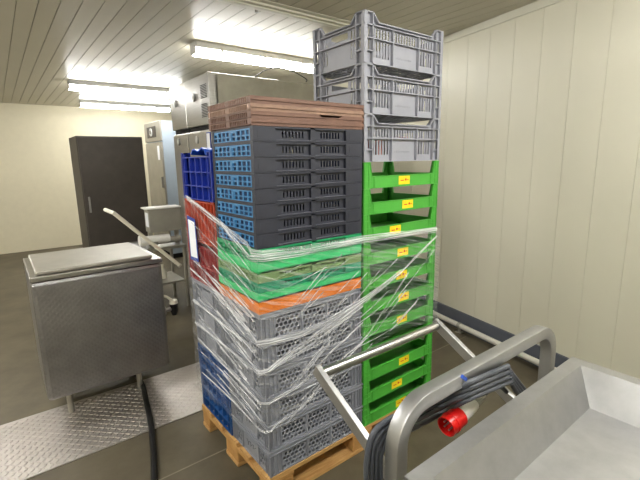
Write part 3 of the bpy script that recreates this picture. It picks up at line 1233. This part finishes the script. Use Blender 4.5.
# undercarriage
ym = (ty0 + ty1) / 2
for X in (xl, xr_):
    b = MB(); b.box(X - .02, X + .02, ty0 + .02, ry - .023, .14, .18); b.build('bottom_rail', 'steelp', cart, bevel=.003)
    b = MB(); b.box(X - .02, X + .02, ty0 + .02, ty0 + .06, .1805, LZ - .031); b.build('leg', 'steelp', cart, bevel=.003)
b = MB(); b.box(xl + .0205, xr_ - .0205, ry - .02, ry + .02, .28, .32); b.build('cross_bar', 'steelp', cart, bevel=.003)
b = MB(); b.box(xl + .0205, xr_ - .0205, ry - .02, ry + .02, .62, .66); b.build('cross_bar', 'steelp', cart, bevel=.003)
for X in (xl, xr_):
    for Y in (ty0 + .04, ry - .03):
        m = MB()
        m.cyl((X - .016, Y, .055), (X + .016, Y, .055), .0545, seg=28)
        w_ = m.build('caster', 'black', cart, smooth=True)
        m = MB()
        m.box(X - .03, X + .03, Y - .03, Y + .03, .122, .139)
        m.box(X - .024, X - .019, Y - .02, Y + .02, .05, .122); m.box(X + .019, X + .024, Y - .02, Y + .02, .05, .122)
        m.build('fork', 'steeld', w_)


# ------------------------------------------------------------------ cable coil on the trolley
def smooth_path(P, n=10):
    P = [Vector(p) for p in P]
    Q = [P[0]] + P + [P[-1]]
    out = []
    for i in range(1, len(Q) - 2):
        for k in range(n):
            t = k / n
            a, b_, c, d = Q[i - 1], Q[i], Q[i + 1], Q[i + 2]
            out.append(.5 * ((2 * b_) + (c - a) * t + (2 * a - 5 * b_ + 4 * c - d) * t * t + (3 * b_ - a - 3 * c + d) * t ** 3))
    out.append(P[-1])
    return out


cable = thing('power_cable', 'dark grey power cable coiled in loops over the steel hoop', 'cable', (0, 0, 0))
yb_, yf_ = ry + .036, ry - .036
for k in range(4):
    dx = k * .004
    o1 = k * 4.0
    P = [ony(508 + k, 366 + k * 5, ry - .03), ony(470, 382 + k * 5.5, ry - .03), ony(440, 396 + k * 6, ry + .045 + .012 * (k % 2)), ony(412, 409 + k * 6.5, ry + .045),
         ony(388, 420 + k * 6, ry + .05), ony(373 + k * 3.2, 434 + k * 5, ry + .05), ony(367 + k * 4.4, 458, ry + .05), ony(367 + k * 4.6, 484, ry + .05),
         ony(372 + k * 4.8, 530, ry + .045), ony(392 + k * 3, 575 + k * 5, ry + .04), ony(430, 590 + k * 8, ry + .04), ony(480, 570 + k * 8, ry + .04), ony(530, 480 + k * 6, ry + .035),
         ony(540, 420 + k * 6, ry - .0), ony(508 + k, 366 + k * 5 + 2, ry - .03)]
    m = MB(); m.tube(smooth_path(P, 8), .0078, 10)
    m.build('cable_loop', 'cable', cable, smooth=True)
# plug
pa, pb, pc_, pd = ony(446, 427, ry), ony(459, 416, ry), ony(474, 404, ry), ony(484, 396, ry)
plug = thing('power_plug', 'red and white industrial plug hanging beside the cable', 'plug', (0, 0, 0))
ax = (pb - pa).normalized()
def ringtube(m, p0, p1, ro, ri, seg=28):
    p0, p1 = Vector(p0), Vector(p1)
    d = (p1 - p0).normalized(); u = d.cross(Vector((0, 0, 1))).normalized(); v = u.cross(d)
    n = len(m.v)
    for p, r in ((p0, ro), (p1, ro), (p1, ri), (p0, ri)):
        for k in range(seg):
            a = 2 * PI * k / seg
            m.v.append(tuple(p + u * (r * math.cos(a)) + v * (r * math.sin(a))))
    for q in range(4):
        w = (q + 1) % 4
        for k in range(seg):
            l = (k + 1) % seg
            m.f.append((n + q * seg + k, n + q * seg + l, n + w * seg + l, n + w * seg + k))
m = MB(); ringtube(m, pa, pb, .029, .026); ringtube(m, pa + ax * .022, pa + ax * .028, .031, .024); m.cyl(pa + ax * .024, pb, .0262)
m.build('red_collar', 'plugred', plug, smooth=True)['label'] = 'red collar'
m = MB()
u = ax.cross(Vector((0, 0, 1))).normalized(); v = u.cross(ax)
for k in range(5):
    a = 2 * PI * k / 5
    c = pa + ax * .006 + u * (.013 * math.cos(a)) + v * (.013 * math.sin(a))
    m.cyl(c, c + ax * .025, .0025, seg=8)
m.build('pin', 'steelr', plug)
m = MB(); m.tube([pb, pb + ax * .005, pb + (pc_ - pb) * .8, pc_], [.024, .024, .0195, .017], 24)
m.build('white_body', 'white', plug, smooth=True)
m = MB(); m.tube([pc_, pc_ + (pd - pc_) * .35, pd], [.014, .0125, .009], 16)
m.build('cable_gland', 'steeld', plug, smooth=True)
m = MB(); m.tube(smooth_path([pd, pd + Vector((.03, 0, .012)), pd + Vector((.09, -.0, .0)), pd + Vector((.14, .0, -.04))]), .007, 10)
m.build('lead', 'cable', plug, smooth=True)
# blue tag
pt_ = ony(464, 378, ry - .045)
m = MB(); d = (ony(470, 382, ry - .045) - ony(462, 375, ry - .045)).normalized()
m.tube([pt_ - d * .014, pt_ + d * .014], 0, prof=[(-.003, -.0045), (.003, -.0045), (.003, .0045), (-.003, .0045)])
tag(m.build('cable_tie', mat('cable tie blue', (40, 84, 190), .4)), 'small blue cable tie on the coiled cable', 'cable tie')

# ------------------------------------------------------------------ left: steel vat with tap
VY0, VY1, VX0, VX1 = 1.3, 1.95, -.75, -.016
VZ0, VZ1 = .205, .955
vat = thing('steel_vat', 'steel vat with quilted front panel and tap at the left edge', 'vat', (0, 0, 0))
b = MB(); b.box(VX0, VX1, VY0, VY1, VZ0, VZ1)
b.build('body', 'quilt', vat, bevel=.025)
b = MB(); b.box(VX0 - .0, VX1 + .004, VY0 - .004, VY1, VZ1 + .001, VZ1 + .03); b.build('rim', 'steel', vat, bevel=.004)
b = MB(); b.box(VX0 + .03, VX1 - .05, VY0 + .03, VY1 - .02, VZ1 + .031, VZ1 + .055)
b.build('lid', 'steeld', vat, bevel=.008)
for X in (VX0 + .12, VX1 - .18):
    for Y in (VY0 + .18, VY1 - .06):
        b = MB(); b.cyl((X, Y, .0065 if Y < 1.6 else .001), (X, Y, VZ0 - .001), .018); b.build('leg', 'steeld', vat)
ta = Vector((VX1, 1.34, .60))
m = MB(); m.cyl(ta, ta + Vector((.055, 0, .004)), .015); m.cyl(ta, ta + Vector((.008, 0, 0)), .028)
tap = m.build('tap', 'steel', vat, smooth=True)
m = MB(); q = ta + Vector((.066, 0, .004)); m.tube([q + Vector((0, 0, -.05)), q + Vector((0, 0, -.015)), q + Vector((0, 0, .035))], [.015, .027, .026], 18)
m.build('valve_body', 'black', tap, smooth=True)['label'] = 'black valve body'
m = MB(); m.tube([q + Vector((0, 0, .036)), q + Vector((0, 0, .06))], [.031, .026], 18)
m.tube([q + Vector((0, 0, .05)), q + Vector((-.04, .0, .09)), q + Vector((-.065, 0, .105))], [.010, .009, .008], 10)
m.build('lever', 'offwhite', tap, smooth=True)['label'] = 'off-white lever'
r0, r1 = ony(140, 234, 1.3), ony(179, 265, 1.3)
r0 = r0 + (r0 - r1) * .6
m = MB(); m.tube([r0 + Vector((0, .25, 0)), r0 + Vector((0, .03, 0)), r0, r1], .0125, 14)
rd = m.build('lid_handle', 'offwhite', vat, smooth=True)
m = MB(); m.cyl(r1, r1 + (r1 - r0).normalized() * .012, .015, seg=14); m.build('end_cap', 'steeld', rd)

# hose on the floor
hp = [(-.35, 2.2, .02), (-.2, 1.8, .022), tuple(onz(141, 382, .0275)), tuple(onz(147, 405, .0275)), tuple(onz(151, 425, .0275)), tuple(onz(152.5, 440, .02)), tuple(onz(154, 462, .018)), tuple(onz(153, 500, .018)), tuple(onz(140, 545, .018))]
hp = [Vector(p) for p in hp]
m = MB(); m.tube(smooth_path(hp, 10), .0175, 14)
tag(m.build('black_hose', 'black', smooth=True), 'thick black hose lying across the floor and metal plate, lower left', 'hose')

# ------------------------------------------------------------------ steel cabinets behind the crates
def cabinet(y0, y1, label, x0=.8, x1=1.55, zt=2.41, vents=True):
    t = thing('steel_cabinet', label, 'cabinet', (0, 0, 0))
    m = MB(); m.box(x0 + .02, x1, y0, y1, .17, 1.915); m.build('body', 'steel', t, bevel=.006)
    m = MB(); m.box(x0 - .001, x0 + .019, y0 + .012, y1 - .012, .19, 1.90); d = m.build('door', 'steeld', t, bevel=.005)
    m = MB(); m.box(x0 - .03, x0 - .002, y0 + .04, y0 + .055, 1.0, 1.3); m.build('door_handle', 'steel', d)
    m = MB(); m.box(x0 + .03, x1, y0 + .01, y1 - .01, 1.916, 1.955); m.build('gap_strip', 'blackh', t)
    m = MB(); m.box(x0, x1, y0, y1, 1.956, zt); h = m.build('upper_housing', 'steel', t, bevel=.006)
    # louvres near the front end of the housing
    for r in range(2 if vents else 0):
        m = MB()
        for k in range(9):
            z = zt - .1 - r * .17 - k * .014
            m.box(x0 - .004, x0 - .0005, y0 + .05, y0 + .19, z, z + .006)
        m.build('louvre', 'ink', h)
    for zz, par in ((2.23, h), (1.83, d)):
        yc = (y0 + y1) / 2 + (.06 if zz > 2 else .04)
        m = MB(); m.cyl((x0 - .014, yc, zz), (x0 - .0015, yc, zz), .038, seg=24); g = m.build('gauge', 'steelr', par, smooth=True)
        m = MB(); m.cyl((x0 - .016, yc, zz), (x0 - .0145, yc, zz), .028, seg=24); m.box(x0 - .018, x0 - .016, yc - .003, yc + .003, zz - .022, zz + .01)
        m.build('gauge_face', 'glass', g)
    for X in (x0 + .06, x1 - .06):
        for Y in (y0 + .05, y1 - .05):
            m = MB(); m.cyl((X, Y, .001), (X, Y, .169), .02); m.build('foot', 'steeld', t)
    return t


ca = cabinet(2.215, 2.81, 'tall steel cabinet with vented top box, nearest one behind the crates')
cb = cabinet(2.815, 3.26, 'tall steel cabinet further back beside the nearest one', vents=False)
# wide steel housing to the right of the nearest cabinet
wd = thing('steel_housing', 'wide dull steel housing showing above the brown trays', 'cabinet', (0, 0, 0))
b = MB(); b.box(1.56, 2.3, 2.21, 3.0, .1, 2.33); b.build('body', 'steeld', wd, bevel=.006)
b = MB(); b.box(.875, 2.3, 2.185, 2.2, 1.0, 2.392)
for k in range(38):
    xx = .876 + k * .0373
    hgt = .003 + .007 * random.random()
    b.box(xx, xx + .036, 2.187, 2.199, 2.392, 2.392 + hgt)
b.build('front_sheet', mat('weathered steel sheet', (158, 154, 140), .5, metal=.4, vary=.15, scale=4), wd)
m = MB(); c0, c1 = ony(254, 78, 2.25), ony(306, 79, 2.25)
m.tube(smooth_path([c0 - Vector((0, 0, .03)), c0, ony(266, 70, 2.25), ony(280, 68, 2.25), ony(294, 72, 2.25), c1, c1 - Vector((0, 0, .03))]), .005, 8)
tag(m.build('black_cable', 'black', smooth=True), 'thin black cable arching over the top of the steel housing', 'cable')
# notice on the cabinet door
b = MB(); b.box(.790, .7985, 2.23, 2.32, 1.68, 1.885)
nt_ = b.build('notice', 'pblue'); tag(nt_, 'white notice with blue border on the steel cabinet beside the brown trays', 'notice')
b = MB(); b.box(.7885, .7898, 2.24, 2.31, 1.69, 1.875); b.build('white_field', 'paper', nt_)

# far fridge
fx = 1.36
fy0, fy1 = onx(160, 130, fx).y, onx(144, 130, fx).y
fz = onx(160, 120, fx).z
fr_ = thing('steel_fridge', 'tall steel fridge with round dial and pale blue side far back', 'fridge', (0, 0, 0))
m = MB(); m.box(fx + .03, fx + .75, fy0, fy1, .08, fz); m.build('body', 'paleblue', fr_)
zs_ = onx(160, 141, fx).z
m = MB(); m.box(fx, fx + .0295, fy0 + .01, fy1 - .01, .1, zs_ - .015); d = m.build('door', 'steeld', fr_, bevel=.004)
m = MB(); m.box(fx - .03, fx - .001, fy0 + .05, fy0 + .08, 1.2, 1.38); m.build('door_handle', 'steel', d)
m = MB(); m.box(fx - .004, fx - .0006, fy0 + .12, fy0 + .22, zs_ - .3, zs_ - .07); m.build('white_notice', 'paper', d)
m = MB(); m.box(fx, fx + .0295, fy0 + .01, fy1 - .01, zs_ + .005, fz); d = m.build('control_panel', 'steeld', fr_, bevel=.004)
yc, zc = (fy0 + fy1) / 2 + .02, (zs_ + fz) / 2
m = MB(); m.box(fx - .006, fx - .0005, yc - .24, yc + .24, zc - .09, zc + .09); m.build('bezel', 'darkcab', d)
m = MB(); m.cyl((fx - .02, yc, zc), (fx - .007, yc, zc), .065, seg=24); g = m.build('dial', 'glass', d, smooth=True)
m = MB(); m.cyl((fx - .024, yc, zc), (fx - .0205, yc, zc), .03, seg=20); m.build('dial_knob', 'darkcab', g)
m = MB(); m.box(fx + .04, fx + .7, fy0 + .02, fy1 - .02, .001, .079); m.build('plinth', 'blackh', fr_)

# dark cabinet at the left edge
dx = ony(146, 180, 4.5).x
dc = thing('dark_cabinet', 'dark brown metal cabinet standing at the left before the fridge', 'cabinet', (0, 0, 0))
m = MB(); m.box(.02, dx, 4.5, 5.1, .1, ony(146, 137, 4.5).z); m.build('body', 'darkcab', dc, bevel=.005)
for a0, a1 in ((.03, dx - .01),):
    m = MB(); m.box(a0, a1, 4.478, 4.4995, .12, ony(146, 137, 4.5).z - .02); d = m.build('door', 'darkcab', dc, bevel=.003)
    hx_ = a1 - .05 if a0 < -.5 else a0 + .05
    m = MB(); m.box(hx_ - .01, hx_ + .01, 4.45, 4.4775, 1.0, 1.2); m.build('door_handle', 'steel', d)
m = MB(); m.box(.05, dx - .03, 4.52, 5.08, .001, .099); m.build('plinth', 'blackh', dc)

# machine with hood between the vat and the cabinets
mc = thing('steel_machine', 'small steel table machine with pale top edge behind the vat', 'machine', (0, 0, 0))
my = 3.0
a, c = ony(148, 209, my), ony(176, 206, my)
zt = (a.z + c.z) / 2
x0, x1 = a.x, c.x
m = MB(); m.box(x0 - .0, x1 + .04, my, my + .16, zt - .26, zt - .013); h = m.build('hood', 'steeld', mc, bevel=.004)
m = MB(); m.box(x0 - .03, x1 + .05, my - .015, my + .17, zt - .012, zt + .004); m.build('top_plate', 'white', mc, bevel=.004)
m = MB(); m.hexa([(x0 - .004, my + .02, zt - .05), (x0 - .004, my + .12, zt - .05), (x0 - .004, my + .12, zt - .2), (x0 - .004, my + .02, zt - .2)],
                 [(x0 - .002, my + .02, zt - .05), (x0 - .002, my + .12, zt - .05), (x0 - .002, my + .12, zt - .2), (x0 - .002, my + .02, zt - .2)])
m.build('notice', 'paper', h)
tz = zt - .42
m = MB(); m.box(x0 - .25, x1 + .06, my - .05, my + .5, tz - .03, tz); m.build('table_top', 'steel', mc, bevel=.004)
for X in (x0 - .2, x1 + .05):
    for Y in (my, my + .45):
        m = MB(); m.cyl((X, Y, .001), (X, Y, tz - .031), .018); m.build('leg', 'steeld', mc)
m = MB(); m.box(x0 - .18, x1 + .03, my - .01, my + .46, .3, .32); m.build('shelf', 'steeld', mc)
for k, (xa, zz, r) in enumerate(((x0 - .1, tz + .08, .06), (x0 + .02, tz + .06, .045))):
    m = MB(); m.cyl((xa, my + .03, zz), (xa + .3, my + .03, zz), r * .8, seg=20); m.cyl((xa - .01, my + .03, zz), (xa + .05, my + .03, zz), r, seg=20)
    m.build('roller', 'white' if k == 0 else 'steeld', mc, smooth=True)
for xx in (x0 + .01, x1):
    m = MB(); m.box(xx, xx + .04, my + .1, my + .14, tz + .0005, zt - .261); m.build('column', 'steeld', mc)
for k, xx in enumerate((x0 + .05, x0 + .15)):
    m = MB(); m.tube([(xx, my + .2, .321), (xx, my + .2, .40), (xx, my + .2, .44)], [.04, .04, .02], 18)
    m.tube([(xx, my + .2, .44), (xx, my + .2, .48)], [.018, .018], 12)
    tag(m.build('small_bottle', 'offwhite', smooth=True), ['left', 'right'][k] + ' one of two small cream bottles on the shelf under the machine', 'bottle')

# ------------------------------------------------------------------ world + view
w = bpy.data.worlds.new('world')
S.world = w
w.use_nodes = True
w.node_tree.nodes['Background'].inputs[0].default_value = (.8, .85, 1, 1)
w.node_tree.nodes['Background'].inputs[1].default_value = .2
S.view_settings.view_transform = 'Standard'
S.view_settings.look = 'None'
S.view_settings.gamma = 1
S.view_settings.exposure = .95
S.view_settings.use_curve_mapping = False
S.cycles.transparent_max_bounces = 24
S.cycles.max_bounces = 8
